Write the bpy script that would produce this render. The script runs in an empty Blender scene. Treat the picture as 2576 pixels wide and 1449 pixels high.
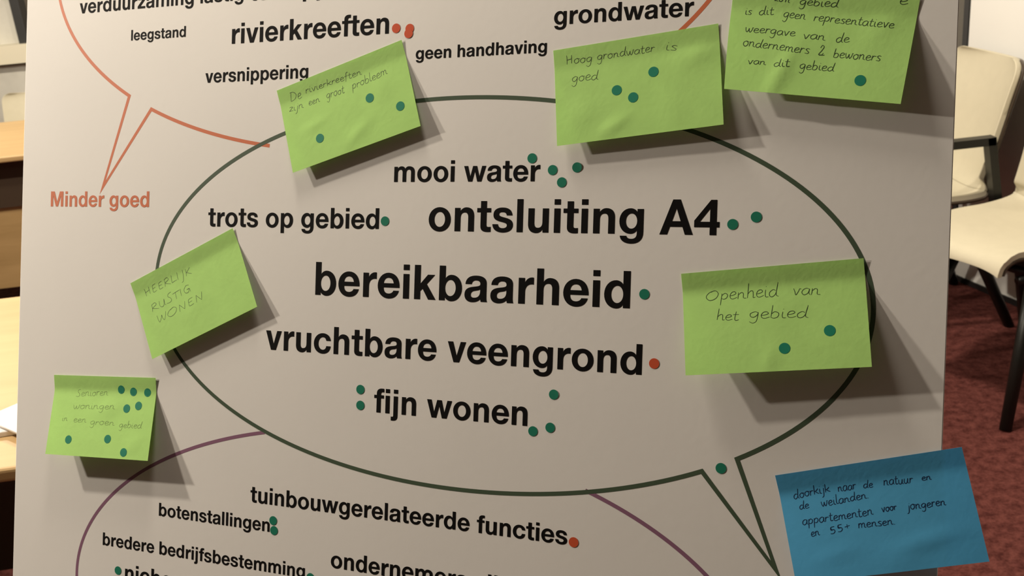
import bpy, bmesh, math, random
from mathutils import Vector, Matrix

# ------------------------------------------------------------------ camera, world, lights, exposure
scene = bpy.context.scene
COL = scene.collection
scene.view_settings.view_transform = 'Standard'
scene.view_settings.look = 'None'
scene.view_settings.gamma = 1.0
scene.view_settings.use_curve_mapping = False
scene.view_settings.exposure = 0.06

cam_d = bpy.data.cameras.new('camera')
cam = bpy.data.objects.new('camera', cam_d)
COL.objects.link(cam)
cam_d.sensor_width = 36.0
cam_d.sensor_fit = 'HORIZONTAL'
cam_d.lens = 36.0 * 2569.4 / 2576.0
cam_d.clip_start = 0.05
cam_d.clip_end = 60
cam.matrix_world = Matrix(((0.9954, 0.0953, 0.0, 0.0), (-0.0325, 0.3391, -0.9402, 0.0),
                           (-0.0896, 0.9359, 0.3406, 1.49), (0, 0, 0, 1)))
cam_d.dof.use_dof = True
cam_d.dof.focus_distance = 0.80
cam_d.dof.aperture_fstop = 20.0
scene.camera = cam

wd = bpy.data.worlds.new('world')
scene.world = wd
wd.use_nodes = True
wd.node_tree.nodes['Background'].inputs[0].default_value = (1.0, 0.9, 0.8, 1)
wd.node_tree.nodes['Background'].inputs[1].default_value = 0.01

WARM = (1.0, 0.90, 0.74)

def lamp(name, loc, power, size, color=WARM, target=None):
    l = bpy.data.lights.new(name, 'SPOT' if target else 'POINT')
    l.energy = power
    l.color = color
    l.shadow_soft_size = size
    o = bpy.data.objects.new(name, l)
    COL.objects.link(o)
    o.location = loc
    if target:
        l.spot_size = math.radians(56); l.spot_blend = 0.7
        o.rotation_euler = (Vector(target) - Vector(loc)).to_track_quat('-Z', 'Y').to_euler()
    return o

# a row of ceiling lamps to the left of the board
lamp('spot_lamp', (-1.95, 1.33, 1.92), 128, 0.025, target=(0.10, 0.70, 1.02))
lamp('pendant_lamp', (-2.05, 1.58, 2.74), 215, 0.035)
lamp('pendant_lamp', (-0.20, 1.02, 2.12), 21, 0.10)
# lamps further into the room
lamp('ceiling_lamp', (-2.90, 4.40, 2.80), 260, 0.10)
lamp('ceiling_lamp', (0.60, 2.60, 2.70), 180, 0.10)

# ------------------------------------------------------------------ helpers
def tag(o, label=None, cat=None, group=None, kind=None):
    if label: o['label'] = label
    if cat: o['category'] = cat
    if group: o['group'] = group
    if kind: o['kind'] = kind
    return o

def mesh_obj(name, verts, faces, mat=None, parent=None, smooth=False, matrix=None):
    me = bpy.data.meshes.new(name)
    me.from_pydata([tuple(v) for v in verts], [], faces)
    me.update()
    o = bpy.data.objects.new(name, me)
    COL.objects.link(o)
    if mat: me.materials.append(mat)
    if smooth:
        for p in me.polygons: p.use_smooth = True
    if matrix is not None: o.matrix_world = matrix
    if parent: o.parent = parent
    return o

def bm_obj(name, bm, mat=None, parent=None, smooth=False):
    me = bpy.data.meshes.new(name)
    bm.normal_update()
    bm.to_mesh(me)
    bm.free()
    o = bpy.data.objects.new(name, me)
    COL.objects.link(o)
    if mat: me.materials.append(mat)
    if smooth:
        for p in me.polygons: p.use_smooth = True
    if parent: o.parent = parent
    return o

def add_box(bm, c, s, rz=0.0, bev=0.0):
    r = bmesh.ops.create_cube(bm, size=1.0)
    vs = r['verts']
    M = Matrix.Translation(c) @ Matrix.Rotation(rz, 4, 'Z') @ Matrix.Diagonal((s[0], s[1], s[2], 1))
    bmesh.ops.transform(bm, matrix=M, verts=vs)
    if bev > 0:
        es = list({e for v in vs for e in v.link_edges})
        bmesh.ops.bevel(bm, geom=es, offset=bev, segments=3, profile=0.5, affect='EDGES')

def box(name, c, s, mat, parent=None, rz=0.0, bev=0.0):
    bm = bmesh.new()
    add_box(bm, c, s, rz, bev)
    return bm_obj(name, bm, mat, parent)

def add_tube(bm, pts, radii, n=14):
    pts = [Vector(p) for p in pts]
    rings = []
    for i, p in enumerate(pts):
        a = pts[max(i - 1, 0)]; b = pts[min(i + 1, len(pts) - 1)]
        t = (b - a).normalized()
        ref = Vector((0, 0, 1)) if abs(t.z) < 0.9 else Vector((1, 0, 0))
        x = t.cross(ref).normalized(); y = t.cross(x)
        r = radii[i] if isinstance(radii, (list, tuple)) else radii
        rings.append([bm.verts.new(p + r * (math.cos(2 * math.pi * k / n) * x + math.sin(2 * math.pi * k / n) * y)) for k in range(n)])
    for A, B in zip(rings, rings[1:]):
        for k in range(n):
            bm.faces.new((A[k], A[(k + 1) % n], B[(k + 1) % n], B[k]))
    bm.faces.new(rings[0][::-1]); bm.faces.new(rings[-1])

def grid_solid(name, P, nu, nv, thick_fn, mat, parent=None, matrix=None, smooth=True):
    """closed sheet from a grid P[i][j] of (front, back) points"""
    V = []; F = []
    for side in (0, 1):
        for i in range(nu + 1):
            for j in range(nv + 1):
                V.append(P[i][j][side])
    N = (nu + 1) * (nv + 1)
    idx = lambda i, j: i * (nv + 1) + j
    for i in range(nu):
        for j in range(nv):
            q = (idx(i, j), idx(i, j + 1), idx(i + 1, j + 1), idx(i + 1, j))
            F.append(q)
            F.append(tuple(N + k for k in q[::-1]))
    rim = [idx(i, 0) for i in range(nu)] + [idx(nu, j) for j in range(nv)] + [idx(i, nv) for i in range(nu, 0, -1)] + [idx(0, j) for j in range(nv, 0, -1)]
    for a, b in zip(rim, rim[1:] + rim[:1]):
        F.append((a, b, N + b, N + a))
    o = mesh_obj(name, V, F, mat, parent, smooth, matrix)
    bm = bmesh.new(); bm.from_mesh(o.data)
    bmesh.ops.recalc_face_normals(bm, faces=bm.faces)
    for e in bm.edges:
        if len(e.link_faces) == 2 and e.calc_face_angle(0) > 0.9: e.smooth = False
    bm.to_mesh(o.data); bm.free()
    return o

# ------------------------------------------------------------------ materials
def mat_new(name):
    m = bpy.data.materials.new(name)
    m.use_nodes = True
    nt = m.node_tree
    return m, nt, nt.nodes['Principled BSDF']

def plain(name, col, rough=0.6, spec=0.3, metal=0.0, noise=0.0, nscale=40.0, bump=0.0, bscale=200.0):
    m, nt, b = mat_new(name)
    b.inputs['Base Color'].default_value = (*col, 1)
    b.inputs['Roughness'].default_value = rough
    b.inputs['Specular IOR Level'].default_value = spec
    b.inputs['Metallic'].default_value = metal
    tc = nt.nodes.new('ShaderNodeTexCoord')
    if noise > 0:
        n = nt.nodes.new('ShaderNodeTexNoise'); n.inputs['Scale'].default_value = nscale; n.inputs['Detail'].default_value = 4
        nt.links.new(tc.outputs['Object'], n.inputs['Vector'])
        r = nt.nodes.new('ShaderNodeValToRGB')
        r.color_ramp.elements[0].position = 0.3; r.color_ramp.elements[1].position = 0.7
        r.color_ramp.elements[0].color = (*[max(c * (1 - noise), 0) for c in col], 1)
        r.color_ramp.elements[1].color = (*[min(c * (1 + noise), 1) for c in col], 1)
        nt.links.new(n.outputs['Fac'], r.inputs['Fac'])
        nt.links.new(r.outputs['Color'], b.inputs['Base Color'])
    if bump > 0:
        n2 = nt.nodes.new('ShaderNodeTexNoise'); n2.inputs['Scale'].default_value = bscale; n2.inputs['Detail'].default_value = 3
        nt.links.new(tc.outputs['Object'], n2.inputs['Vector'])
        bp = nt.nodes.new('ShaderNodeBump'); bp.inputs['Strength'].default_value = bump; bp.inputs['Distance'].default_value = 0.001
        nt.links.new(n2.outputs['Fac'], bp.inputs['Height'])
        nt.links.new(bp.outputs['Normal'], b.inputs['Normal'])
    return m

def paper(name, col, transl=0.24):
    m = plain(name, col, 0.75, 0.12, noise=0.03, nscale=60, bump=0.10, bscale=260)
    nt = m.node_tree; b = nt.nodes['Principled BSDF']
    tr = nt.nodes.new('ShaderNodeBsdfTranslucent'); tr.inputs[0].default_value = (*col, 1)
    mx = nt.nodes.new('ShaderNodeMixShader'); mx.inputs[0].default_value = transl
    nt.links.new(b.outputs[0], mx.inputs[1]); nt.links.new(tr.outputs[0], mx.inputs[2])
    nt.links.new(mx.outputs[0], nt.nodes['Material Output'].inputs[0])
    return m

def wood(name, c1, c2, rough=0.5, scale=3.0):
    m, nt, b = mat_new(name)
    tc = nt.nodes.new('ShaderNodeTexCoord')
    mp = nt.nodes.new('ShaderNodeMapping'); mp.inputs['Scale'].default_value = (0.6, 7, 7)
    nt.links.new(tc.outputs['Object'], mp.inputs['Vector'])
    n = nt.nodes.new('ShaderNodeTexNoise'); n.inputs['Scale'].default_value = scale; n.inputs['Detail'].default_value = 8; n.inputs['Distortion'].default_value = 0.6
    nt.links.new(mp.outputs[0], n.inputs['Vector'])
    r = nt.nodes.new('ShaderNodeValToRGB')
    r.color_ramp.elements[0].position = 0.3; r.color_ramp.elements[0].color = (*c1, 1)
    r.color_ramp.elements[1].position = 0.7; r.color_ramp.elements[1].color = (*c2, 1)
    nt.links.new(n.outputs['Fac'], r.inputs['Fac']); nt.links.new(r.outputs['Color'], b.inputs['Base Color'])
    b.inputs['Roughness'].default_value = rough; b.inputs['Specular IOR Level'].default_value = 0.35
    return m

def carpet_mat():
    m, nt, b = mat_new('red_carpet')
    tc = nt.nodes.new('ShaderNodeTexCoord')
    n = nt.nodes.new('ShaderNodeTexNoise'); n.inputs['Scale'].default_value = 130; n.inputs['Detail'].default_value = 5; n.inputs['Roughness'].default_value = 0.75
    v = nt.nodes.new('ShaderNodeTexNoise'); v.inputs['Scale'].default_value = 38; v.inputs['Detail'].default_value = 3
    mix = nt.nodes.new('ShaderNodeMath'); mix.operation = 'MULTIPLY_ADD'; mix.inputs[1].default_value = 0.5
    sc = nt.nodes.new('ShaderNodeMath'); sc.operation = 'MULTIPLY'; sc.inputs[1].default_value = 0.5
    nt.links.new(tc.outputs['Object'], n.inputs['Vector']); nt.links.new(tc.outputs['Object'], v.inputs['Vector'])
    nt.links.new(v.outputs['Fac'], sc.inputs[0])
    nt.links.new(n.outputs['Fac'], mix.inputs[0]); nt.links.new(sc.outputs[0], mix.inputs[2])
    r = nt.nodes.new('ShaderNodeValToRGB')
    r.color_ramp.elements[0].position = 0.38; r.color_ramp.elements[0].color = (0.055, 0.015, 0.013, 1)
    r.color_ramp.elements[1].position = 0.62; r.color_ramp.elements[1].color = (0.155, 0.050, 0.042, 1)
    nt.links.new(mix.outputs[0], r.inputs['Fac']); nt.links.new(r.outputs['Color'], b.inputs['Base Color'])
    b.inputs['Roughness'].default_value = 0.95; b.inputs['Specular IOR Level'].default_value = 0.05
    bp = nt.nodes.new('ShaderNodeBump'); bp.inputs['Strength'].default_value = 0.6; bp.inputs['Distance'].default_value = 0.004
    nt.links.new(n.outputs['Fac'], bp.inputs['Height']); nt.links.new(bp.outputs['Normal'], b.inputs['Normal'])
    return m

M_BOARD = plain('board_paper', (0.80, 0.765, 0.74), 0.65, 0.20, noise=0.012, nscale=9, bump=0.05, bscale=160)
M_FOAM = plain('foam_edge', (0.80, 0.78, 0.75), 0.8, 0.2)
M_BLACK = plain('black_ink', (0.006, 0.005, 0.005), 0.7, 0.06)
M_ORANGE = plain('orange_ink', (0.60, 0.155, 0.065), 0.5, 0.3)
M_GREENINK = plain('green_ink', (0.062, 0.092, 0.055), 0.5, 0.3)
M_PURPLE = plain('purple_ink', (0.25, 0.115, 0.185), 0.5, 0.3)
M_NOTE = paper('green_note_paper', (0.51, 0.80, 0.25))
M_BLUE = paper('blue_note_paper', (0.088, 0.37, 0.63))
M_GDOT = plain('green_sticker', (0.013, 0.190, 0.118), 0.40, 0.4)
M_RDOT = plain('red_sticker', (0.60, 0.090, 0.035), 0.40, 0.4)
M_PENCIL = plain('pencil_line', (0.060, 0.095, 0.035), 0.6, 0.3)
M_PENCIL2 = plain('faint_pencil_line', (0.150, 0.240, 0.060), 0.6, 0.3)
M_PEN = plain('dark_green_pencil_line', (0.030, 0.055, 0.018), 0.6, 0.3)
M_BLUEINK = plain('dark_blue_pen_line', (0.004, 0.018, 0.060), 0.5, 0.3)
M_CARPET = carpet_mat()
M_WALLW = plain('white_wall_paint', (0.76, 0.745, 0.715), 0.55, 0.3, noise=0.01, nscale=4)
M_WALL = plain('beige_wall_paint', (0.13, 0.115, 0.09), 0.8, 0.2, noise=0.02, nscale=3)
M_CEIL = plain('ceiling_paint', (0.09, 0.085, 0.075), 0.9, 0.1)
M_SKIRT = plain('black_skirting', (0.012, 0.010, 0.010), 0.5, 0.3)
M_GREY = plain('grey_frame', (0.045, 0.045, 0.045), 0.5, 0.3)
M_WINGREY = plain('grey_blind_fabric', (0.62, 0.60, 0.54), 0.8, 0.1, noise=0.12, nscale=5)
M_SILL = plain('cream_sill', (0.82, 0.76, 0.60), 0.6, 0.3)
M_OAK = wood('oak_veneer', (0.51, 0.335, 0.155), (0.58, 0.39, 0.185))
M_OAKD = wood('oak_panel', (0.40, 0.26, 0.11), (0.50, 0.33, 0.15))
M_CREAM = plain('cream_upholstery', (0.57, 0.52, 0.395), 0.62, 0.25, noise=0.02, nscale=25, bump=0.06, bscale=300)
M_SHELL = plain('dark_brown_shell', (0.060, 0.040, 0.026), 0.42, 0.4)
M_METAL = plain('black_metal', (0.006, 0.006, 0.005), 0.38, 0.4)
M_PAPER = plain('white_paper', (0.84, 0.82, 0.82), 0.7, 0.2)
M_YELLOW = plain('yellow_paper', (0.74, 0.66, 0.30), 0.7, 0.2)
M_EASEL = wood('beech_easel', (0.50, 0.33, 0.16), (0.60, 0.42, 0.22))

# ------------------------------------------------------------------ the room
def struct(o, label=None):
    o['kind'] = 'structure'
    return o

struct(mesh_obj('floor', [(-6, -3, 0), (4, -3, 0), (4, 8, 0), (-6, 8, 0)], [(0, 1, 2, 3)], M_CARPET))
struct(mesh_obj('ceiling', [(-6, -3, 3.0), (4, -3, 3.0), (4, 8, 3.0), (-6, 8, 3.0)], [(3, 2, 1, 0)], M_CEIL))
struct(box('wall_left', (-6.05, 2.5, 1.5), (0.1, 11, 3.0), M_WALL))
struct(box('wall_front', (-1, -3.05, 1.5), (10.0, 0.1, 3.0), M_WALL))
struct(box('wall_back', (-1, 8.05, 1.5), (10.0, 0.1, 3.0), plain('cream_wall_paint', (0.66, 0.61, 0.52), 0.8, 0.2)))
# white partition on the right, running towards the camera
W0 = Vector((1.735, 3.735, 0)); W1 = Vector((2.95, -0.8, 0))
wdir = (W1 - W0).normalized(); wn = Vector((-wdir.y, wdir.x, 0))
if wn.x < 0: wn = -wn
wlen = (W1 - W0).length
wc = (W0 + W1) / 2 + wn * 0.05
struct(box('wall_right', (wc.x, wc.y, 1.5), (wlen, 0.10, 3.0), M_WALLW, rz=math.atan2(wdir.y, wdir.x)))
bc = (W0 + W1) / 2 - wn * 0.004
struct(box('baseboard_right', (bc.x, bc.y, 0.010), (wlen, 0.008, 0.020), M_SKIRT, rz=math.atan2(wdir.y, wdir.x)))
tc_ = W0 - wdir * 0.016 + wn * 0.05
struct(box('trim_1', (tc_.x, tc_.y, 1.5), (0.024, 0.11, 3.0), M_GREY, rz=math.atan2(wdir.y, wdir.x)))
# window wall far left
box_w = struct(box('wall_window', (-4.53, 7.06, 0.43), (2.94, 0.10, 0.86), M_WINGREY))
win = struct(box('window_1', (-4.53, 7.07, 1.80), (2.90, 0.04, 1.62), M_WINGREY))
struct(box('trim_2', (-4.46, 7.03, 0.935), (3.1, 0.20, 0.120), M_SILL))
bmw = bmesh.new()
add_box(bmw, (-3.045, 7.02, 1.80), (0.062, 0.10, 1.62), bev=0.006)
f = bm_obj('window_frame', bmw, M_GREY, win)
# vertical folds of the grey curtain in front of the lower wall and window
def curtain(name, x0, x1, y, z0, z1, mat, parent=None):
    n = 90; V = []; F = []
    for i in range(n + 1):
        x = x0 + (x1 - x0) * i / n
        yy = y + 0.018 * math.sin(i * 1.15) + 0.010 * math.sin(i * 0.47 + 1)
        V += [(x, yy, z0), (x, yy, z1)]
    for i in range(n): F.append((2 * i, 2 * i + 2, 2 * i + 3, 2 * i + 1))
    o = mesh_obj(name, V, F, mat, parent, True)
    return o

# ------------------------------------------------------------------ the board and its printing
EX = Vector((0.9198, -0.3923, 0.0114)); EY = Vector((0.1270, 0.3250, 0.9372)); EN = EX.cross(EY).normalized()
EX.normalize(); EY = EN.cross(EX).normalized()
BM = Matrix(((EX.x, EY.x, EN.x, 0.0), (EX.y, EY.y, EN.y, 0.7632), (EX.z, EY.z, EN.z, 1.2135), (0, 0, 0, 1)))
BX0, BX1, BY0, BY1 = -0.5223, 0.3188, -0.594, 0.595

bm = bmesh.new()
add_box(bm, ((BX0 + BX1) / 2, (BY0 + BY1) / 2, -0.0025), (BX1 - BX0, BY1 - BY0, 0.005))
bmesh.ops.bevel(bm, geom=[e for e in bm.edges], offset=0.0006, segments=2, profile=0.5, affect='EDGES')
board = bm_obj('display_board', bm, M_BOARD)
board.matrix_world = BM
tag(board, 'large white printed display board with speech bubbles and black words on an easel', 'display board')

# glyph outlines, 1000 units per em.  P = straight points, c = cubic (two handles + end)
def parse(s):
    out = []
    for con in s.split(';'):
        tk = con.split(); pts = []; i = 0; cur = None
        while i < len(tk):
            k = tk[i]
            if k in 'ML':
                cur = (float(tk[i + 1]), float(tk[i + 2])); pts.append(cur); i += 3
            elif k == 'C':
                a = [float(x) for x in tk[i + 1:i + 7]]
                for q in range(1, 9):
                    t = q / 8; m = 1 - t
                    pts.append((m**3 * cur[0] + 3 * m * m * t * a[0] + 3 * m * t * t * a[2] + t**3 * a[4],
                                m**3 * cur[1] + 3 * m * m * t * a[1] + 3 * m * t * t * a[3] + t**3 * a[5]))
                cur = (a[4], a[5]); i += 7
            elif k in 'HV':      # quarter arc, leaving horizontally / vertically
                x, y = float(tk[i + 1]), float(tk[i + 2]); kk = 0.57
                if k == 'H': h1 = (cur[0] + (x - cur[0]) * kk, cur[1]); h2 = (x, y + (cur[1] - y) * kk)
                else: h1 = (cur[0], cur[1] + (y - cur[1]) * kk); h2 = (x + (cur[0] - x) * kk, y)
                c0 = cur
                for q in range(1, 9):
                    t = q / 8; m = 1 - t
                    pts.append((m**3 * c0[0] + 3 * m * m * t * h1[0] + 3 * m * t * t * h2[0] + t**3 * x,
                                m**3 * c0[1] + 3 * m * m * t * h1[1] + 3 * m * t * t * h2[1] + t**3 * y))
                cur = (x, y); i += 3
            else:
                i += 1
        if (pts[0][0] - pts[-1][0])**2 + (pts[0][1] - pts[-1][1])**2 < 1e-3: pts.pop()
        out.append(pts)
    return out

def ell(cx, cy, rx, ry):
    return f"M {cx} {cy+ry} H {cx+rx} {cy} V {cx} {cy-ry} H {cx-rx} {cy} V {cx} {cy+ry}"

def xf(cons, f): return [[f(x, y) for x, y in c] for c in cons]

G = {}
G['o'] = parse("M 305 531 H 578 258 V 305 -14 H 33 258 V 305 531 ; M 305 424 V 305 424 H 175 258".split(';')[0] + ';' + ell(305.5, 258.5, 131, 166))
G['b'] = parse("M 62 714 L 204 714 L 204 454 C 235 503 285 531 345 531 H 580 257 V 343 -14 C 280 -14 230 12 199 64 L 199 0 L 62 0 ;" + ell(319, 258.5, 120, 166))
G['d'] = xf(G['b'], lambda x, y: (611 - x, y))
G['p'] = xf(G['b'], lambda x, y: (x, 517 - y))
G['g'] = parse("M 414 517 L 549 517 L 549 34 C 549 -120 450 -202 296 -202 C 160 -202 62 -145 52 -38 L 193 -38 C 203 -82 240 -100 300 -100 C 375 -100 413 -60 413 15 L 413 78 C 385 32 335 2 270 2 H 34 265 V 272 531 C 335 531 385 503 414 454 ;" + ell(294, 266, 120, 156))
G['e'] = parse("M 548 218 L 170 218 C 174 130 215 93 293 93 C 345 93 390 118 402 158 L 535 158 C 502 45 420 -14 287 -14 H 26 257 V 287 531 C 460 531 556 395 548 218 ; M 406 310 L 170 310 C 176 380 215 424 284 424 C 352 424 396 385 406 310")
G['c'] = parse("M 546 333 L 407 333 C 398 392 355 424 300 424 H 168 256 V 302 93 C 365 93 402 130 410 194 L 547 194 C 533 62 440 -14 301 -14 H 26 254 V 301 531 C 430 531 535 462 546 333")
G['a'] = parse("M 44 353 L 184 353 C 190 403 225 431 280 431 C 345 431 376 408 376 362 C 376 325 340 316 250 306 C 130 292 29 268 29 142 C 29 40 100 -14 200 -14 C 270 -14 335 5 382 54 C 384 36 388 16 394 0 L 536 0 C 522 22 516 65 516 110 L 516 376 C 516 500 400 531 286 531 C 150 531 52 480 44 353 ; M 376 258 C 352 233 310 228 262 221 C 205 212 169 190 169 140 C 169 95 200 80 245 80 C 360 80 376 165 376 210")
G['f'] = parse("M 95 0 L 237 0 L 237 422 L 335 422 L 335 517 L 237 517 L 237 545 C 237 590 255 607 297 607 C 313 607 328 606 343 603 L 343 711 C 320 713 290 714 265 714 C 150 714 95 655 95 565 L 95 517 L 10 517 L 10 422 L 95 422")
G['h'] = parse("M 62 714 L 204 714 L 204 448 C 235 500 285 531 345 531 C 470 531 531 455 531 335 L 531 0 L 389 0 L 389 305 C 389 380 362 415 305 415 C 238 415 204 375 204 290 L 204 0 L 62 0")
G['n'] = parse("M 62 517 L 197 517 L 197 446 C 230 500 285 531 345 531 C 470 531 531 455 531 335 L 531 0 L 389 0 L 389 305 C 389 380 362 415 305 415 C 238 415 204 375 204 290 L 204 0 L 62 0")
G['u'] = xf(G['n'], lambda x, y: (593 - x, 517 - y))
G['m'] = parse("M 60 517 L 194 517 L 194 447 C 225 500 275 531 340 531 C 405 531 455 505 477 447 C 510 500 565 531 625 531 C 775 531 845 450 845 330 L 845 0 L 703 0 L 703 288 C 703 360 700 415 617 415 C 545 415 524 360 524 285 L 524 0 L 382 0 L 382 290 C 382 355 378 415 300 415 C 275 415 202 400 202 300 L 202 0 L 60 0")
G['i'] = parse("M 58 0 L 200 0 L 200 517 L 58 517 ; M 58 597 L 200 597 L 200 714 L 58 714")
G['l'] = parse("M 58 0 L 200 0 L 200 714 L 58 714")
G['j'] = parse("M 68 517 L 210 517 L 210 -50 C 210 -150 160 -200 60 -200 C 30 -200 10 -198 -10 -196 L -10 -80 C 5 -84 20 -85 35 -85 C 58 -85 68 -72 68 -45 ; M 68 597 L 210 597 L 210 714 L 68 714")
G['k'] = parse("M 62 714 L 204 714 L 204 328 L 372 517 L 537 517 L 352 320 L 562 0 L 389 0 L 256 222 L 204 172 L 204 0 L 62 0")
G['r'] = parse("M 62 0 L 204 0 L 204 235 C 204 330 250 392 345 392 C 362 392 375 390 386 387 L 386 526 C 375 530 362 531 350 531 C 285 531 225 490 197 424 L 197 517 L 62 517")
G['s'] = parse("M 24 168 L 159 168 C 162 110 205 83 270 83 C 325 83 366 103 366 145 C 366 188 315 198 220 220 C 110 245 44 280 44 370 C 44 485 140 531 260 531 C 385 531 480 488 492 360 L 357 360 C 353 408 315 428 258 428 C 215 428 179 420 179 384 C 179 342 235 332 330 310 C 430 287 508 250 508 155 C 508 35 390 -14 270 -14 C 145 -14 30 38 24 168")
G['t'] = parse("M 235 670 L 235 517 L 339 517 L 339 422 L 235 422 L 235 166 C 235 118 247 106 295 106 C 311 106 326 107 339 110 L 339 -1 C 315 -5 285 -7 255 -7 C 150 -7 93 30 93 125 L 93 422 L 7 422 L 7 517 L 93 517 L 93 670")
G['v'] = parse("M 8 517 L 157 517 L 262 168 L 365 517 L 512 517 L 336 0 L 180 0")
G['w'] = parse("M 8 517 L 155 517 L 243 172 L 334 517 L 480 517 L 570 172 L 659 517 L 806 517 L 646 0 L 496 0 L 406 340 L 318 0 L 168 0")
G['z'] = parse("M 26 0 L 493 0 L 493 107 L 207 107 L 476 413 L 476 517 L 49 517 L 49 410 L 295 410 L 26 104")
G['A'] = parse("M -2 0 L 158 0 L 213 157 L 470 157 L 523 0 L 687 0 L 420 714 L 264 714 ; M 254 274 L 429 274 L 341 533")
G['M'] = parse("M 66 0 L 213 0 L 213 501 L 388 0 L 518 0 L 692 506 L 692 0 L 839 0 L 839 714 L 618 714 L 460 220 L 293 714 L 66 714")
G['4'] = parse("M 338 0 L 473 0 L 473 155 L 532 155 L 532 268 L 473 268 L 473 709 L 352 709 L 22 290 L 22 155 L 338 155 ; M 338 268 L 138 268 L 338 530")
ADV = dict(zip('abcdefghijklmnoprstuvwz', [574, 611, 574, 611, 574, 333, 611, 593, 258, 278, 574, 258, 906, 593, 611, 611, 389, 537, 352, 593, 520, 814, 519]))
ADV.update({' ': 278, 'A': 685, 'M': 907, '4': 556})

def fill_mesh(name, contours, z, scale, ox, oy, mat, parent):
    cu = bpy.data.curves.new(name, 'CURVE')
    cu.dimensions = '2D'; cu.fill_mode = 'BOTH'
    for c in contours:
        sp = cu.splines.new('POLY'); sp.points.add(len(c) - 1)
        for p, (x, y) in zip(sp.points, c): p.co = (x, y, 0, 1)
        sp.use_cyclic_u = True
    tmp = bpy.data.objects.new('tmp', cu)
    me = bpy.data.meshes.new_from_object(tmp)
    bpy.data.objects.remove(tmp); bpy.data.curves.remove(cu)
    me.name = name
    for v in me.vertices:
        v.co = (ox + v.co.x * scale, oy + v.co.y * scale, z)
    bm = bmesh.new(); bm.from_mesh(me)
    bmesh.ops.recalc_face_normals(bm, faces=bm.faces)
    if bm.faces and sum(f.normal.z * f.calc_area() for f in bm.faces) < 0:
        bmesh.ops.reverse_faces(bm, faces=bm.faces)
    bm.to_mesh(me); bm.free()
    me.materials.clear(); me.materials.append(mat)
    o = bpy.data.objects.new(name, me); COL.objects.link(o); o.parent = parent
    return o

TEXTS = [('Minder goed', -486.44, 62.44, 20.371), ('bereikbaarheid', -184.89, -12.13, 39.667), ('botenstallingen', -345.02, -222.19, 16.861),
 ('bredere bedrijfsbestemming', -410.43, -257.68, 16.784), ('fijn wonen', -121.83, -108.59, 28.475), ('geen handhaving', -92.7, 185.64, 14.296),
 ('grondwater', 27.52, 206.67, 20.036), ('leegstand', -392.22, 217.8, 13.836), ('mooi water', -110.43, 84.63, 24.45), ('ondernemers zijn', -159.62, -244.8, 20.379),
 ('ontsluiting A4', -76.84, 44.38, 36.777), ('rivierkreeften', -278.63, 208.49, 25.52), ('trots op gebied', -297.61, 45.32, 24.395),
 ('tuinbouwgerelateerde functies', -243.48, -198.12, 20.384), ('versnippering', -305.09, 174.84, 16.891), ('vruchtbare veengrond', -231.93, -62.04, 32.469),
 ('verduurzaming lastig', -455.03, 247.0, 19.05), ('pp', -204.99, 245.52, 22.58), ('niche', -383.06, -287.61, 21.66)]
for (w, x, y, em) in TEXTS:
    if w == 'pp': w, x = 'te koppelen', x - em * (352 + 574 + 278 + 574 + 611) / 1000
    cons = []; pen = 0
    for ch in w:
        if ch in G: cons += [[(a + pen, b) for a, b in c] for c in G[ch]]
        pen += ADV[ch]
    o = fill_mesh('printed_words', cons, 0.00010, em / 1e6, x / 1000, y / 1000, M_ORANGE if w[0] == 'M' else M_BLACK, board)
    o['label'] = ('orange printed words ' if w[0] == 'M' else 'bold black printed words ') + w
# ------------------------------------------------------------------ speech bubbles (outlines printed on the board)
def arc(c, r, a0, a1, n=160, harm=None):
    out = []
    for i in range(n + 1):
        a = math.radians(a0 + (a1 - a0) * i / n); k = 1.0
        if harm:
            k = harm[0]
            for h in range(3): k += harm[1 + 2 * h] * math.cos((h + 2) * a) + harm[2 + 2 * h] * math.sin((h + 2) * a)
        out.append((c[0] + r[0] * k * math.cos(a), c[1] + r[1] * k * math.sin(a)))
    return out

def ang_of(p, c, r): return math.degrees(math.atan2((p[1] - c[1]) / r[1], (p[0] - c[0]) / r[0]))

def stroke(name, pts, width, z, mat, parent, closed=True, clip=None):
    n = len(pts); L = []; R = []
    for i in range(n):
        p = Vector(pts[i]); a = Vector(pts[i - 1]); b = Vector(pts[(i + 1) % n])
        d0 = (p - a).normalized(); d1 = (b - p).normalized()
        n0 = Vector((-d0.y, d0.x)); n1 = Vector((-d1.y, d1.x))
        m = n0 + n1
        m = m / max(m.dot(n0), 1e-4) if m.length > 1e-6 else n0
        if m.length > 4.6: m = m * (4.6 / m.length)
        L.append(p + m * width / 2); R.append(p - m * width / 2)
    V = [(q.x / 1000, q.y / 1000, z) for q in L] + [(q.x / 1000, q.y / 1000, z) for q in R]
    F = []
    for i in range(n if closed else n - 1):
        j = (i + 1) % n; F.append((i, n + i, n + j, j))
    if clip:
        F = [q for q in F if not clip(V[q[0]][0] * 1000, V[q[0]][1] * 1000) or not clip(V[q[1]][0] * 1000, V[q[1]][1] * 1000)]
    o = mesh_obj(name, V, F, mat, parent)
    bm = bmesh.new(); bm.from_mesh(o.data)
    for fc in bm.faces:
        if fc.normal.z < 0: fc.normal_flip()
    bm.to_mesh(o.data); bm.free()
    return o

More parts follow.
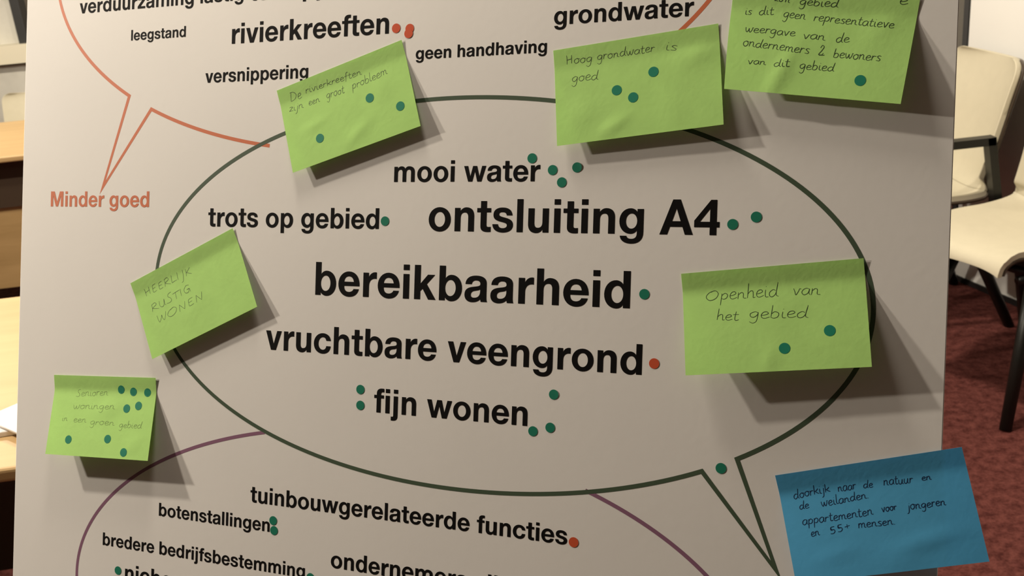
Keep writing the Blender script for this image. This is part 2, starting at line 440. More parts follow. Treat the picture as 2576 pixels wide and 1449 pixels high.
GC, GR, GH = (-42.9, -6.39), (313.75, 159.15), [0.9998, -0.0006, -0.0049, 0.0043, -0.001, -0.0017, 0.0006]
OC, OR_ = (-153.18, 289.70), (330.93, 178.14)
PC, PR = (-117.77, -288.36), (322.56, 163.43)
def in_green(x, y): return ((x - GC[0]) / GR[0])**2 + ((y - GC[1]) / GR[1])**2 < 1.0
a1 = ang_of((180.9, -118.5), GC, GR); a2 = ang_of((156.0, -130.3), GC, GR)
pts = arc(GC, GR, a1, a2 + 360, 220, GH)
g = stroke('speech_bubble', pts + [(212.0, -196.5)], 3.35, 0.00008, M_GREENINK, board); g['label'] = 'dark green speech bubble outline'
b1 = ang_of((-366.5, 152.4), OC, OR_); b2 = ang_of((-392.1, 166.0), OC, OR_)
pts = arc(OC, OR_, b1, b2 + 360, 260)
g = stroke('speech_bubble', pts + [(-421.0, 80.5)], 3.2, 0.00004, M_ORANGE, board, clip=in_green); g['label'] = 'orange speech bubble outline'
g = stroke('speech_bubble', arc(PC, PR, 0, 358, 240), 3.1, 0.00006, M_PURPLE, board, clip=in_green); g['label'] = 'purple speech bubble outline'
# keep the parts of the bubbles that would run off the board inside its edges
for o in board.children:
    if o.name.startswith('speech_bubble'):
        bm = bmesh.new(); bm.from_mesh(o.data)
        kill = [fc for fc in bm.faces if any(v.co.y > BY1 - 0.01 or v.co.y < BY0 + 0.01 for v in fc.verts)]
        bmesh.ops.delete(bm, geom=kill, context='FACES'); bm.to_mesh(o.data); bm.free()

# ------------------------------------------------------------------ sticky notes, handwriting, dots
NOTES = {'rivier': {'inn': [0.0, 0.0],
            'w': 127.47,
            'TL': [-227.3, 164.84],
            'ang': 17.108,
            'lift': [3.44, 3.5],
            'words': [['De', 10.77, 13.65, 22.64, 14.28, 4.62], ['rivierkreeften', 27.2, 12.06, 84.12, 14.76, 3.27], ['zijn', 7.38, 22.18, 22.44, 23.52, 3.56],
                      ['een', 27.72, 23.61, 39.59, 23.45, 3.31], ['groot', 46.08, 23.63, 64.63, 24.39, 3.95], ['probleem', 72.33, 24.25, 107.84, 22.73, 3.91]],
            'dots': [[86.97, 37.15], [113.16, 53.57], [32.62, 55.08]]},
 'hoog': {'inn': [0.0, 0.0],
          'w': 128.82,
          'TL': [28.56, 186.62],
          'ang': 5.869,
          'lift': [3.43, 5.14],
          'words': [['Hoog', 9.17, 12.41, 31.0, 13.56, 3.93], ['grondwater', 34.58, 12.83, 80.3, 12.95, 3.71], ['is', 87.87, 13.05, 96.93, 14.88, 3.95],
                    ['goed', 13.36, 27.1, 35.12, 27.96, 4.15]],
          'dots': [[78.46, 28.61], [49.46, 38.71], [62.03, 46.11]]},
 'n3': {'inn': [6.62, 0.27],
        'w': 128.0,
        'TL': [167.39, 225.64],
        'ang': -7.369,
        'lift': [9.0, 11.0],
        'words': [["zo'n", 30.1, 8.24, 41.07, 9.11, 3.32], ['gebied', 47.72, 10.03, 74.99, 10.01, 3.42], ['is', 10.04, 19.18, 15.11, 19.06, 3.34],
                  ['dit', 20.18, 19.21, 31.06, 18.14, 3.47], ['geen', 37.53, 19.45, 53.73, 20.43, 3.59], ['representatieve', 59.28, 20.74, 114.3, 22.69, 3.58],
                  ['weergave', 11.58, 32.04, 48.27, 33.24, 3.49], ['van', 53.66, 34.23, 69.64, 34.57, 3.44], ['de', 76.81, 35.27, 86.3, 34.77, 3.75],
                  ['ondernemers', 11.02, 42.9, 59.7, 45.24, 3.75], ['&', 65.65, 45.67, 70.82, 45.4, 4.09], ['bewoners', 76.49, 46.53, 109.23, 46.65, 3.67],
                  ['van', 16.08, 56.04, 29.79, 55.66, 2.9], ['dit', 35.34, 56.59, 47.09, 56.0, 3.29], ['gebied', 53.88, 56.83, 78.86, 56.51, 3.54],
                  ['e', 114.58, 5.68, 120.62, 5.64, 3.83]],
        'dots': [[97.88, 61.69]]},
 'heerlijk': {'inn': [0.0, 0.0],
              'w': 125.59,
              'TL': [-383.85, -8.93],
              'ang': 24.931,
              'lift': [4.72, 5.94],
              'words': [['HEERLIJK', 11.05, 18.65, 68.92, 19.13, 5.11], ['RUSTIG', 13.75, 34.9, 63.1, 34.05, 5.09], ['WONEN', 17.08, 47.21, 74.75, 46.53, 5.06]],
              'dots': []},
 'openheid': {'inn': [0.0, 0.0],
              'w': 128.95,
              'TL': [135.57, 15.3],
              'ang': 6.516,
              'lift': [14.29, 13.19],
              'words': [['Openheid', 16.6, 21.74, 69.22, 22.1, 5.14], ['van', 78.81, 22.04, 98.0, 23.54, 4.42], ['het', 23.79, 36.47, 40.06, 37.82, 4.27],
                        ['gebied', 47.18, 36.69, 88.87, 39.16, 4.86]],
              'dots': [[102.87, 49.22], [71.41, 59.97]]},
 'senior': {'inn': [0.0, 0.0],
            'w': 123.29,
            'TL': [-474.33, -100.62],
            'ang': 2.518,
            'lift': [13.16, 14.37],
            'words': [['Senioren', 27.69, 20.16, 66.76, 17.83, 3.8], ['woningen', 26.08, 31.83, 77.21, 30.51, 3.44], ['in', 14.6, 43.84, 21.58, 43.57, 2.89],
                      ['een', 28.8, 44.62, 44.85, 43.99, 3.24], ['groen', 49.29, 46.02, 79.21, 45.69, 3.39], ['gebied', 84.54, 47.21, 111.48, 46.96, 3.34]],
            'dots': [[82.24, 12.05], [96.72, 13.72], [113.26, 13.94], [91.06, 29.49], [104.46, 26.52], [26.05, 61.09], [73.33, 58.51], [94.2, 69.84]]},
 'blue': {'inn': [0.0, 0.0],
          'w': 126.07,
          'TL': [208.85, -127.69],
          'ang': 14.631,
          'lift': [12.0, 5.12],
          'words': [['doorkijk', 9.29, 18.51, 35.24, 16.89, 3.37], ['naar', 40.41, 18.0, 53.03, 17.45, 3.33], ['de', 57.6, 17.61, 64.15, 18.22, 2.88],
                    ['natuur', 71.23, 17.82, 90.61, 19.05, 3.29], ['en', 96.19, 18.47, 102.59, 18.58, 2.54], ['de', 11.86, 26.01, 18.83, 26.02, 2.91],
                    ['weilanden.', 27.11, 26.45, 60.27, 24.85, 3.18], ['appartementen', 11.8, 37.32, 60.59, 36.35, 3.33], ['voor', 66.34, 35.51, 76.47, 35.0, 2.83],
                    ['jongeren', 83.01, 36.41, 107.97, 36.42, 3.09], ['en', 16.27, 45.87, 22.5, 45.45, 2.87], ['55+', 29.26, 45.76, 44.33, 43.44, 3.29],
                    ['mensen.', 48.78, 44.03, 73.69, 44.53, 2.98]],
          'dots': []}}
BDOTS = {'r1': [-111.27, 212.48],
 'r2': [-98.59, 211.46],
 'r3': [-99.45, 207.5],
 'm1': [13.6, 102.81],
 'm2': [31.06, 93.42],
 'm3': [38.95, 83.76],
 'm4': [51.1, 95.26],
 't': [-116.37, 51.96],
 'a1': [172.18, 52.54],
 'a2': [189.0, 58.07],
 'b': [107.84, -0.91],
 'v': [117.21, -52.79],
 'f1': [-135.06, -90.49],
 'f2': [-134.68, -103.87],
 'f3': [38.02, -82.04],
 'f4': [21.67, -112.2],
 'f5': [35.95, -108.15],
 'fu': [58.29, -195.4],
 'bo1': [-218.67, -211.79],
 'bo2': [-217.5, -220.33],
 'ni': [-390.11, -279.45],
 'be': [-178.86, -256.42],
 'tail': [169.85, -126.6]}

WRINKLE = {   # s, t, height, half width, half length, direction
    'hoog': [(46, 66, 0.8, 5, 13, 0.5), (112, 20, 0.9, 9, 16, 0.3), (20, 55, 0.5, 12, 12, 0.0), (90, 60, 0.5, 16, 10, 0.4)],
    'n3': [(40, 63, 1.0, 5.5, 22, 1.15), (75, 50, -0.5, 14, 20, 0.8), (108, 20, 0.6, 9, 16, 1.0)],
    'rivier': [(70, 62, 0.5, 5, 16, 0.5), (30, 42, 0.4, 4, 12, 0.2), (100, 30, 0.3, 10, 10, 0)],
    'openheid': [(60, 68, 0.5, 5, 10, 1.2), (90, 40, -0.4, 14, 14, 0.3)],
    'senior': [(70, 30, 0.5, 8, 14, 0.3), (105, 62, 0.4, 6, 10, 0.6)],
    'heerlijk': [(60, 50, 0.35, 10, 14, 0.2)],
    'blue': [(90, 58, 0.9, 6, 22, 0.15), (30, 60, 0.5, 5, 14, 0.2), (70, 70, 0.5, 8, 14, 0.1)],
}
for k_, l_ in dict(rivier=(5.2, 4.8), hoog=(6.0, 7.0), heerlijk=(5.0, 5.2), openheid=(12.5, 10.5), senior=(12.2, 12.0), blue=(15.0, 9.0)).items(): NOTES[k_]['lift'] = list(l_)
CURL = dict(rivier=0.6, hoog=0.3, n3=0.4, heerlijk=0.6, openheid=0.9, senior=0.8, blue=0.7)   # top strip bowed off the board, mm
HINGE = 15.0
def surf(key, s, t):
    n = NOTES[key]; w = n['w']
    l = n['lift'][0] + (n['lift'][1] - n['lift'][0]) * s / w
    phi = math.asin(max(-.95, min(.95, l / (76 - HINGE))))
    K = 16; z = 0.0; y = 0.0; dt = t / K
    for k in range(K):
        q = max(0.0, min(1.0, ((k + .5) * dt - (HINGE - 5)) / 10)); th = phi * q * q * (3 - 2 * q)
        z += math.sin(th) * dt; y += math.cos(th) * dt
    if t < 13: z += CURL[key] * (1 - max(t, 0) / 13)
    dl, dr = n['inn']
    x = s + (max(t, 0) / 76)**1.5 * (dl * (1 - s / w) - dr * s / w)
    for (cs, ct, h, a, b, d) in WRINKLE.get(key, ()):
        ds, dtt = s - cs, t - ct
        u = ds * math.cos(d) - dtt * math.sin(d); v = ds * math.sin(d) + dtt * math.cos(d)
        z += 0.75 * h * math.exp(-(v / a)**2 - (u / b)**2) * min(1.0, max(0.0, (t - 8) / 10))
    return Vector((x / 1000, -y / 1000, z / 1000 + 0.00025))

def snorm(key, s, t):
    e = 0.4
    return (surf(key, s + e, t) - surf(key, s - e, t)).cross(surf(key, s, t - e) - surf(key, s, t + e)).normalized()

# single-stroke hand letters: x-height 1, list of strokes
H = {
 'a': (0.85, ["0.7 0.85 0.45 1 0.15 0.75 0.08 0.3 0.3 0 0.6 0.25 0.72 0.9 0.7 0.25 0.85 0"]),
 'b': (0.8, ["0.15 1.9 0.12 0.9 0.1 0.1", "0.1 0.6 0.35 0.95 0.65 0.7 0.6 0.2 0.35 0 0.1 0.1"]),
 'd': (0.9, ["0.62 0.8 0.4 0.95 0.1 0.6 0.12 0.15 0.35 0 0.62 0.35 0.75 1.2 0.8 1.9", "0.78 1.7 0.7 0.8 0.7 0.2 0.9 0.02"]),
 'e': (0.75, ["0.08 0.45 0.4 0.52 0.62 0.72 0.5 0.97 0.25 0.9 0.1 0.5 0.18 0.1 0.42 0 0.75 0.2"]),
 'f': (0.6, ["0.65 1.75 0.5 1.95 0.32 1.7 0.26 0.8 0.2 -0.5", "0.02 0.95 0.55 1.0"]),
 'g': (0.85, ["0.68 0.85 0.45 1 0.12 0.7 0.15 0.25 0.4 0.1 0.65 0.5 0.7 0.9 0.68 0.1 0.6 -0.6 0.35 -0.85 0.1 -0.6"]),
 'h': (0.8, ["0.15 1.9 0.12 0.9 0.1 0", "0.1 0.5 0.35 0.9 0.55 0.85 0.6 0.4 0.62 0 0.8 0.05"]),
 'i': (0.42, ["0.15 1 0.13 0.4 0.2 0.05 0.42 0.05", "0.17 1.4 0.2 1.46"]),
 'j': (0.45, ["0.3 1 0.28 0.2 0.2 -0.6 -0.05 -0.85", "0.32 1.4 0.35 1.46"]),
 'k': (0.8, ["0.15 1.8 0.12 0.9 0.1 0", "0.7 1 0.4 0.65 0.14 0.5", "0.25 0.55 0.5 0.25 0.8 0"]),
 'l': (0.42, ["0.18 1.9 0.13 1.0 0.12 0.2 0.25 0 0.42 0.1"]),
 'm': (1.15, ["0.1 1 0.1 0.4 0.08 0", "0.1 0.6 0.3 0.95 0.48 0.8 0.5 0", "0.5 0.6 0.72 0.95 0.9 0.8 0.92 0.1 1.15 0.05"]),
 'n': (0.85, ["0.1 1 0.1 0.4 0.08 0", "0.1 0.6 0.35 0.95 0.55 0.8 0.58 0.15 0.85 0.05"]),
 'o': (0.8, ["0.4 1 0.12 0.75 0.1 0.3 0.35 0 0.62 0.25 0.65 0.7 0.4 1 0.8 0.85"]),
 'p': (0.8, ["0.15 1 0.1 0 0.06 -0.8", "0.13 0.65 0.4 1 0.66 0.75 0.6 0.3 0.35 0.1 0.12 0.25"]),
 'r': (0.6, ["0.12 1 0.1 0.4 0.08 0", "0.1 0.55 0.3 0.9 0.58 0.85"]),
 's': (0.65, ["0.6 0.9 0.35 1 0.15 0.8 0.35 0.52 0.55 0.3 0.45 0.03 0.08 0.08"]),
 't': (0.6, ["0.28 1.55 0.22 0.7 0.24 0.1 0.4 0 0.6 0.12", "0.02 1 0.55 1.05"]),
 'u': (0.85, ["0.1 1 0.08 0.35 0.25 0 0.5 0.2 0.62 1 0.62 0.2 0.85 0.02"]),
 'v': (0.75, ["0.05 1 0.2 0.5 0.32 0 0.5 0.5 0.6 0.95 0.75 0.9"]),
 'w': (1.05, ["0.05 1 0.12 0.4 0.28 0 0.45 0.4 0.5 0.8 0.55 0.3 0.7 0 0.88 0.5 0.92 1 1.05 0.92"]),
 'y': (0.8, ["0.1 1 0.2 0.4 0.4 0.25 0.6 0.95 0.5 0 0.3 -0.7 0.05 -0.6"]),
 'z': (0.7, ["0.08 0.95 0.35 1 0.6 0.92 0.3 0.45 0.06 0.05 0.35 0.1 0.7 0.0"]),
 '&': (1.2, ["0.3 1.4 0.55 1.9 0.85 1.6 0.6 0.9 0.2 0.2 0.35 0 0.7 0.1 0.9 0.4", "0.25 0.1 0.7 0.0 1.15 0.05"]),
 "'": (0.3, ["0.15 1.8 0.1 1.5"]), '.': (0.35, ["0.1 0.05 0.18 0.0"]),
 '5': (0.95, ["0.75 1.35 0.3 1.35 0.25 0.8 0.6 0.75 0.7 0.35 0.45 0 0.1 0.1", "0.3 1.3 0.25 0.85 0.3 0.7", "0.3 1.0 0.5 0.7"]),
 '+': (0.9, ["0.1 0.55 0.75 0.6", "0.45 0.95 0.4 0.2"]),
 'D': (1.25, ["0.2 1.6 0.15 0.8 0.1 0", "0.0 1.55 0.6 1.5 1.05 0.95 0.8 0.25 0.1 0"]),
 'H': (1.05, ["0.05 1.6 0.15 0.9 0.2 0.0", "0.1 0.75 0.5 0.85 0.75 0.95", "0.7 1.6 0.75 0.8 0.8 0.1"]),
 'O': (1.35, ["0.8 1.35 0.3 1.1 0.05 0.5 0.4 0.0 0.95 0.25 1.15 0.9 0.85 1.35 0.45 1.15"]),
 'S': (0.9, ["0.75 1.75 0.4 1.65 0.3 1.2 0.6 0.7 0.65 0.2 0.35 0.0 0.0 0.15"]),
 'E': (0.95, ["0.7 1.3 0.25 1.2 0.2 0.6 0.25 0.05 0.75 0.1", "0.22 0.68 0.62 0.72"]),
 'R': (1.0, ["0.15 1.35 0.15 0.7 0.1 0", "0.12 1.3 0.55 1.45 0.7 1.0 0.2 0.65 0.5 0.35 0.95 0.02"]),
 'L': (0.85, ["0.2 1.35 0.15 0.6 0.15 0.05 0.45 0.1 0.85 0.12"]),
 'I': (0.5, ["0.2 1.3 0.18 0.6 0.2 0"]),
 'J': (0.8, ["0.5 1.45 0.5 0.5 0.4 -0.5 0.15 -0.7"]),
 'K': (0.95, ["0.15 1.35 0.15 0.6 0.1 0", "0.75 1.3 0.4 0.85 0.15 0.6", "0.2 0.65 0.55 0.3 0.9 0"]),
 'U': (1.0, ["0.15 1.3 0.12 0.5 0.35 0 0.65 0.2 0.75 1.25 0.78 0.2 0.9 0"]),
 'T': (0.85, ["0.4 1.3 0.38 0.6 0.4 0", "0.0 1.25 0.5 1.32 0.95 1.35"]),
 'G': (1.0, ["0.8 1.2 0.45 1.35 0.12 0.8 0.25 0.15 0.6 0.05 0.75 0.55 0.45 0.6 0.8 0.6 0.85 0.0"]),
 'W': (1.2, ["0.05 1.3 0.12 0.5 0.25 0 0.5 0.6 0.58 1.0 0.65 0.4 0.8 0 1.0 0.6 1.1 1.3"]),
 'N': (1.05, ["0.12 0 0.15 0.7 0.18 1.2", "0.18 1.2 0.4 0.7 0.7 0.05", "0.7 0.05 0.78 0.7 0.85 1.35"]),
}
def catmull(p, n=6):
    if len(p) < 3: return p
    q = [p[0]] + p + [p[-1]]; out = []
    for i in range(1, len(q) - 2):
        for k in range(n):
            t = k / n
            out.append(tuple(0.5 * (2 * q[i][a] + (q[i + 1][a] - q[i - 1][a]) * t + (2 * q[i - 1][a] - 5 * q[i][a] + 4 * q[i + 1][a] - q[i + 2][a]) * t * t
                              + (3 * q[i][a] - q[i - 1][a] - 3 * q[i + 1][a] + q[i + 2][a]) * t**3) for a in (0, 1)))
    out.append(p[-1]); return out

def handwriting(key, note, mat, width):
    rnd = random.Random(key)
    V = []; F = []
    for (w, s0, t0, s1, t1, xh) in NOTES[key]['words']:
        tot = sum(H[c][0] for c in w) or 1
        length = math.hypot(s1 - s0, t1 - t0); ux, uy = (s1 - s0) / length, (t1 - t0) / length
        sx = length / tot; pen = 0.0
        for c in w:
            jy = rnd.uniform(-0.06, 0.06); js = rnd.uniform(0.92, 1.08)
            for st in H[c][1]:
                a = [float(v) for v in st.split()]
                pl = catmull(list(zip(a[::2], a[1::2])))
                line = []
                for (x, y) in pl:
                    y = (y + jy) * js
                    ax = (pen + x) * sx + y * xh * 0.10; ay = y * xh
                    line.append((s0 + ax * ux + ay * uy, t0 + ax * uy - ay * ux))
                base = len(V)
                for i, (s, t) in enumerate(line):
                    p = line[max(i - 1, 0)]; q = line[min(i + 1, len(line) - 1)]
                    dx, dy = q[0] - p[0], q[1] - p[1]; L = math.hypot(dx, dy) or 1
                    hw = width / 2 * (0.7 + 0.3 * math.sin(3.0 * i / max(len(line) - 1, 1) + 0.2))
                    nx, ny = -dy / L * hw, dx / L * hw
                    for sg in (1, -1):
                        V.append(surf(key, s + sg * nx, max(t + sg * ny, 0.2)) + Vector((0, 0, 0.00005)))
                for i in range(len(line) - 1):
                    F.append((base + 2 * i, base + 2 * i + 1, base + 2 * i + 3, base + 2 * i + 2))
            pen += H[c][0]
    o = mesh_obj('handwriting', V, F, mat, note)
    bm = bmesh.new(); bm.from_mesh(o.data)
    for fc in bm.faces:
        if fc.normal.z < 0: fc.normal_flip()
    bm.to_mesh(o.data); bm.free()
    return o

NOTE_INFO = {
 'rivier': ('bright green sticky note tilted across the bubble top, pencilled about rivierkreeften', M_PENCIL, 0.42),
 'hoog': ('green sticky note reading Hoog grondwater is goed, under the word grondwater', M_PENCIL, 0.45),
 'n3': ('topmost green sticky note at the upper right with five lines of dark handwriting', M_PEN, 0.55),
 'heerlijk': ('steeply tilted green sticky note with capital letters HEERLIJK RUSTIG WONEN', M_PENCIL, 0.38),
 'openheid': ('green sticky note reading Openheid van het gebied at the right of the bubble', M_PEN, 0.48),
 'senior': ('small looking green sticky note at the lower left with eight green dots', M_PENCIL2, 0.42),
 'blue': ('blue sticky note overhanging the lower right edge of the board', M_BLUEINK, 0.62),
}
NOTE_OBJ = {}
for key, (label, hm, hw) in NOTE_INFO.items():
    n = NOTES[key]
    NM = BM @ Matrix.Translation((n['TL'][0] / 1000, n['TL'][1] / 1000, 0)) @ Matrix.Rotation(math.radians(n['ang']), 4, 'Z')
    nu, nv = 40, 36
    P = []
    for i in range(nu + 1):
        row = []
        for j in range(nv + 1):
            s = n['w'] * i / nu; t = 76.0 * j / nv
            a = surf(key, s, t); row.append((a, a - snorm(key, s, t) * 0.00011))
        P.append(row)
    o = grid_solid('sticky_note', P, nu, nv, None, M_BLUE if key == 'blue' else M_NOTE, None, NM)
    tag(o, label, 'sticky note', 'sticky notes on the board')
    NOTE_OBJ[key] = (o, NM)
    handwriting(key, o, hm, hw)

def dot(cx, cy, mat, label, M, key=None, z=0.00012, curl=0.0, r=3.95, squash=0.0):
    """flat round sticker; on a note it follows the paper"""
    rings, seg = 5, 36
    c0 = surf(key, cx, cy) if key else Vector((cx / 1000, cy / 1000, 0))
    def pt(rr, a, top):
        x, y = rr * math.cos(a), rr * math.sin(a)
        if key:
            p = surf(key, cx + x, cy - y); nn = snorm(key, cx + x, cy - y)
        else:
            p = Vector(((cx + x) / 1000, (cy + y) / 1000, 0)); nn = Vector((0, 0, 1))
        lift = curl * max(0.0, x + 0.5 * y - 0.5)**1.5 / 1000
        return p - c0 + nn * ((0.00004 if key else z) + lift + (0.00006 if top else 0.0))
    V = [pt(0, 0, True)]; F = []
    for i in range(1, rings + 1):
        for k in range(seg): V.append(pt(r * i / rings, 2 * math.pi * k / seg, True))
    for k in range(seg): F.append((0, 1 + k, 1 + (k + 1) % seg))
    for i in range(rings - 1):
        for k in range(seg):
            a = 1 + i * seg + k; b = 1 + i * seg + (k + 1) % seg
            F.append((a, a + seg, b + seg, b))
    n0 = len(V)
    for k in range(seg): V.append(pt(r, 2 * math.pi * k / seg, False))
    o0 = 1 + (rings - 1) * seg
    for k in range(seg): F.append((o0 + k, n0 + k, n0 + (k + 1) % seg, o0 + (k + 1) % seg))
    F.append(tuple(n0 + k for k in range(seg))[::-1])
    o = mesh_obj('dot_sticker', V, F, mat, None, True, M @ Matrix.Translation(c0))
    bm = bmesh.new(); bm.from_mesh(o.data)
    for e in bm.edges:
        if e.calc_face_angle(0) > 0.9: e.smooth = False
    bm.to_mesh(o.data); bm.free()
    tag(o, label, 'sticker', 'dot stickers on the board')
    return o

DOT_LABEL = {
 'r1': 'red dot sticker touching the end of the word rivierkreeften',
 'r2': 'upper of the two overlapping red dots right of rivierkreeften',
 'r3': 'lower of the two overlapping red dots right of rivierkreeften',
 'm1': 'green dot sticker above the last letters of water in mooi water',
 'm2': 'green dot sticker directly right of the words mooi water',
 'm3': 'lowest green dot of the cluster right of mooi water',
 'm4': 'slightly lifted green dot furthest right of mooi water',
 't': 'green dot sticker touching the end of trots op gebied',
 'a1': 'green dot sticker right beside the digit of ontsluiting A4',
 'a2': 'further green dot sticker right of ontsluiting A4',
 'b': 'green dot sticker right of the word bereikbaarheid',
 'v': 'red dot sticker right of the words vruchtbare veengrond',
 'f1': 'upper green dot of the pair left of fijn wonen',
 'f2': 'lower green dot of the pair left of fijn wonen',
 'f3': 'green dot sticker above and right of fijn wonen',
 'f4': 'green dot sticker just below the end of fijn wonen',
 'f5': 'green dot sticker to the lower right of fijn wonen, away from the letters',
 'fu': 'red dot sticker at the end of tuinbouwgerelateerde functies',
 'bo1': 'upper green dot of the pair at the end of botenstallingen',
 'bo2': 'lower green dot of the pair at the end of botenstallingen',
 'ni': 'green dot sticker left of the cropped word at the bottom edge',
 'be': 'green dot sticker at the end of bredere bedrijfsbestemming, cut by the frame',
 'tail': 'green dot sticker in the tail opening of the green speech bubble',
}
for k, (x, y) in BDOTS.items():
    dot(x, y, M_RDOT if k in ('r1', 'r2', 'r3', 'v', 'fu') else M_GDOT, DOT_LABEL[k], BM,
        z=0.00020 if k == 'r3' else 0.00012, curl={'m4': 0.03, 'f3': 0.02}.get(k, 0))
NOTE_DOT = {
 'rivier': ['middle green dot on the tilted rivierkreeften note', 'rightmost green dot on the tilted rivierkreeften note', 'lower left green dot on the tilted rivierkreeften note'],
 'hoog': ['upper right green dot on the Hoog grondwater note', 'leftmost green dot on the Hoog grondwater note', 'lower green dot with a scuffed edge on the Hoog grondwater note'],
 'n3': ['only green dot on the topmost note with five lines of handwriting'],
 'openheid': ['upper right green dot on the Openheid note', 'lower left green dot on the Openheid note'],
 'senior': ['leftmost green dot in the top row of the lower left note', 'middle green dot in the top row of the lower left note', 'rightmost green dot in the top row of the lower left note',
            'left dot of the green pair in the second row of the lower left note', 'right dot of the green pair in the second row of the lower left note',
            'green dot near the left bottom corner of the lower left note', 'green dot at the bottom middle of the lower left note', 'lowest green dot on the lower left note'],
}
for key, labs in NOTE_DOT.items():
    for (s, t), lab in zip(NOTES[key]['dots'], labs):
        dot(s, t, M_GDOT, lab, NOTE_OBJ[key][1], key)

# ------------------------------------------------------------------ easel carrying the board
def bw(x, y, z): return BM @ Vector((x, y, z))
easel = bpy.data.objects.new('easel', None); COL.objects.link(easel)
ea = bw(-0.10, -1.28, -0.03); easel.location = (ea.x, ea.y, 0)
tag(easel, 'wooden easel standing behind the display board and carrying it', 'easel')
bpy.context.view_layer.update()
def easel_part(name, pts, r):
    bm = bmesh.new(); add_tube(bm, [Vector(p) - easel.location for p in pts], r, 12)
    return bm_obj(name, bm, M_EASEL, easel)
def to_floor(x):
    a = bw(x, 0.55, -0.024); b = bw(x, -0.6, -0.024); t = (0.004 - a.z) / (b.z - a.z); return [a, a + (b - a) * t]
easel_part('leg', to_floor(-0.30), 0.015); easel_part('leg', to_floor(0.10), 0.015)
hp = bw(-0.10, 0.50, -0.055); easel_part('leg', [hp, Vector((hp.x + 0.25, hp.y + 0.56, 0.004))], 0.015)
easel_part('crossbar', [bw(-0.34, 0.50, -0.042), bw(0.14, 0.50, -0.042)], 0.012)
bm = bmesh.new(); add_box(bm, (0, 0, 0), (0.56, 0.022, 0.055))
sh = bm_obj('ledge', bm, M_EASEL, easel)
LM = BM @ Matrix.Translation((-0.10, BY0 - 0.0115, -0.008)); LM.translation -= easel.location
sh.matrix_local = LM

# ------------------------------------------------------------------ chairs
PROF = [(-0.246, 0.430), (-0.243, 0.441), (-0.225, 0.452), (-0.16, 0.457), (-0.05, 0.450), (0.06, 0.443), (0.165, 0.446), (0.225, 0.462), (0.262, 0.500),
        (0.285, 0.570), (0.307, 0.660), (0.330, 0.760), (0.352, 0.850), (0.364, 0.900)]       # forward is -x
def prof(v):
    n = len(PROF) - 1; f_ = v * n; i = min(int(f_), n - 1); t = f_ - i
    q = [PROF[max(i - 1, 0)], PROF[i], PROF[i + 1], PROF[min(i + 2, n)]]
    c = lambda a: 0.5 * (2 * q[1][a] + (q[2][a] - q[0][a]) * t + (2 * q[0][a] - 5 * q[1][a] + 4 * q[2][a] - q[3][a]) * t * t + (3 * q[1][a] - q[0][a] - 3 * q[2][a] + q[3][a]) * t**3)
    return c(0), c(1)
def chair_surf(u, v, off, grow=0.0):
    x, z = prof(v); e = 0.01
    xa, za = prof(max(v - e, 0)); xb, zb = prof(min(v + e, 1)); L = math.hypot(xb - xa, zb - za) or 1
    nx, nz = -(zb - za) / L, (xb - xa) / L           # towards the sitter
    back = max(0.0, min(1.0, (v - 0.50) / 0.15)); back = back * back * (3 - 2 * back)
    hw = 0.245 - 0.012 * back + grow
    top = max(0.0, (v - 0.90) / 0.10); hw *= math.sqrt(max(1 - 0.42 * top**2.6, 0.05))
    fr = max(0.0, (0.02 - x) / 0.26); hw *= math.sqrt(max(1 - 0.62 * fr**2.4, 0.05))
    cup = (0.036 * (1 - back) + 0.085 * back * (1 - 0.25 * max(0, (v - 0.6) / 0.4))) * abs(u)**2.2
    o = off + cup
    return Vector((x + nx * o, hw * u, z + nz * o))
def shell_part(name, v0, v1, o0, o1, mat, parent, grow=0.0, nu=20, nv=26, dx=0.0):
    P = [[(chair_surf(-1 + 2 * i / nu, v0 + (v1 - v0) * j / nv, o1, grow), chair_surf(-1 + 2 * i / nu, v0 + (v1 - v0) * j / nv, o0, grow)) for j in range(nv + 1)] for i in range(nu + 1)]
    P = [[(a + Vector((dx, 0, 0)), b + Vector((dx, 0, 0))) for a, b in r] for r in P]
    o = grid_solid(name, P, nu, nv, None, mat, parent)
    mod = o.modifiers.new('bevel', 'BEVEL'); mod.width = 0.004; mod.segments = 2; mod.limit_method = 'ANGLE'; mod.angle_limit = 1.0
    return o
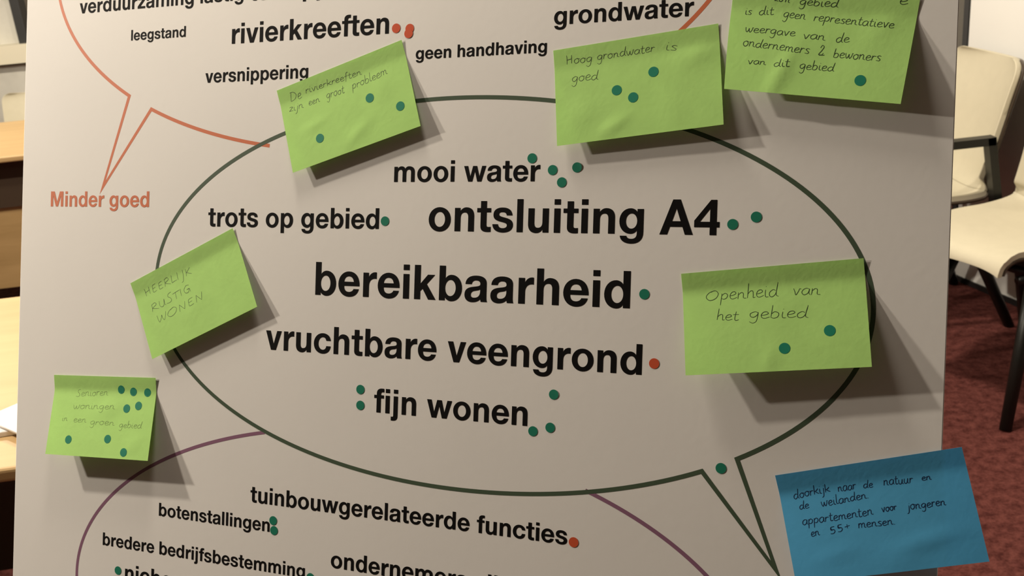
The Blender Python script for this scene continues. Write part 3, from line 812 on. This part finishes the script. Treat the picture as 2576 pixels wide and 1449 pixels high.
def make_chair(label, loc, rz, arms, scale=1.0, dx=0.0):
    t = bpy.data.objects.new('armchair' if arms else 'chair', None); COL.objects.link(t)
    t.location = loc; t.rotation_euler = (0, 0, rz); t.scale = (scale,) * 3
    tag(t, label, 'chair', 'cream upholstered chairs')
    shell_part('seat', 0.0, 0.53, 0.0, 0.017, M_CREAM, t, dx=dx)
    shell_part('backrest', 0.532, 1.0, 0.0, 0.020, M_CREAM, t, dx=dx)
    shell_part('shell', 0.01, 0.995, -0.011, -0.0005, M_SHELL, t, grow=0.003, nv=40, dx=dx)
    for sx, sy in ((-1, -1), (-1, 1), (1, -1), (1, 1)):
        bm = bmesh.new()
        add_tube(bm, [(0.035 + 0.13 * sx, 0.14 * sy, 0.415), (0.035 + 0.19 * sx, 0.17 * sy, 0.25), (0.035 + 0.29 * sx, 0.22 * sy, 0.0)], [0.021, 0.020, 0.017])
        bm_obj('leg', bm, M_METAL, t, True)
    bm = bmesh.new()
    for sy in (-1, 1): add_tube(bm, [(-0.17, 0.15 * sy, 0.412), (0.16, 0.15 * sy, 0.412)], 0.013)
    for sx in (-0.1, 0.1): add_tube(bm, [(sx, -0.15, 0.412), (sx, 0.15, 0.412)], 0.013)
    bm_obj('under_frame', bm, M_METAL, t, True)
    if arms:
        for sy in (-1, 1):
            bm = bmesh.new(); y = 0.270 * sy
            path = [(0.230, y, 0.405), (0.185, y, 0.680), (-0.125, y, 0.675), (-0.080, y, 0.405)]
            for a, b in zip(path, path[1:]):
                A = Vector(a); B = Vector(b); d = (B - A); L = d.length
                r = bmesh.ops.create_cube(bm, size=1.0)
                rot = d.normalized().to_track_quat('X', 'Z').to_matrix().to_4x4()
                bmesh.ops.transform(bm, matrix=Matrix.Translation((A + B) / 2) @ rot @ Matrix.Diagonal((L + 0.024, 0.042, 0.026, 1)), verts=r['verts'])
            add_tube(bm, [(0.0, 0.1 * sy, 0.405), (0.0, y, 0.405)], 0.012)
            add_tube(bm, [(-0.085, y, 0.405), (0.230, y, 0.405)], 0.013)
            bm_obj('armrest', bm, M_METAL, t)
    return t
make_chair('cream armchair with black armrest loops standing by the white wall', (1.385, 3.46, 0), math.radians(0), True)
make_chair('cream armless chair in front, its seat partly hidden by the display board', (1.508, 2.841, 0), math.radians(22), False, 1.0, 0.055)
make_chair('cream chair behind the far wooden table at the left edge', (-2.575, 5.66, 0), math.radians(90), False, 0.88)

# ------------------------------------------------------------------ tables on the left
def table(label, c, size, rz, panel, panel_mat):
    t = bpy.data.objects.new('table', None); COL.objects.link(t)
    t.location = (c[0], c[1], 0); t.rotation_euler = (0, 0, rz)
    tag(t, label, 'table', 'wooden tables on the left')
    bm = bmesh.new(); add_box(bm, (0, 0, 0.7275), (size[0], size[1], 0.025), bev=0.007); bm_obj('tabletop', bm, M_OAK, t)
    for sx in (-1, 1):
        for sy in (-1, 1):
            bm = bmesh.new(); add_box(bm, (sx * (size[0] / 2 - 0.06), sy * (size[1] / 2 - 0.07), 0.3575), (0.045, 0.045, 0.715), bev=0.004); bm_obj('leg', bm, M_METAL, t)
    bm = bmesh.new(); add_box(bm, (0, panel, 0.42), (size[0] - 0.2, 0.018, 0.585)); bm_obj('modesty_panel', bm, panel_mat, t)
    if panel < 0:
        bm = bmesh.new(); add_box(bm, (0, panel - 0.024, 0.605), (size[0] - 0.2, 0.020, 0.215)); bm_obj('shade_panel', bm, M_SHELL, t)  # dark panel added to imitate the shadow band below the tabletop
    return t
table('light oak table at the left edge with white papers on it', (-1.48, 1.86, 0), (1.7, 0.92), math.radians(5), 0.25, M_SHELL)  # dark panel added here stands in for the shade beneath this table
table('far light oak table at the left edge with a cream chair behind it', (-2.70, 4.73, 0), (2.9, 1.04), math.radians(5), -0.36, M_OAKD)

# papers on the near table
def sheet(name, c, size, rz, h, mat, label, cat):
    bm = bmesh.new(); add_box(bm, (0, 0, h / 2), (size[0], size[1], h), bev=min(0.002, h / 3))
    o = bm_obj(name, bm, mat); o.location = c; o.rotation_euler = (0, 0, rz)
    return tag(o, label, cat, 'papers on the near table')
sheet('paper_stack', (-0.99, 1.598, 0.7402), (0.30, 0.085), math.radians(9), 0.010, M_PAPER, 'white paper stack lying lowest on the near oak table', 'papers')
sheet('yellow_sheet', (-0.995, 1.628, 0.7504), (0.30, 0.030), math.radians(9), 0.002, M_YELLOW, 'pale yellow slip between white papers on the near oak table', 'paper')
sheet('booklet', (-0.803, 1.674, 0.7526), (0.25, 0.14), math.radians(51.5), 0.005, M_PAPER, 'white booklet turned askew on top of the papers on the oak table', 'booklet')
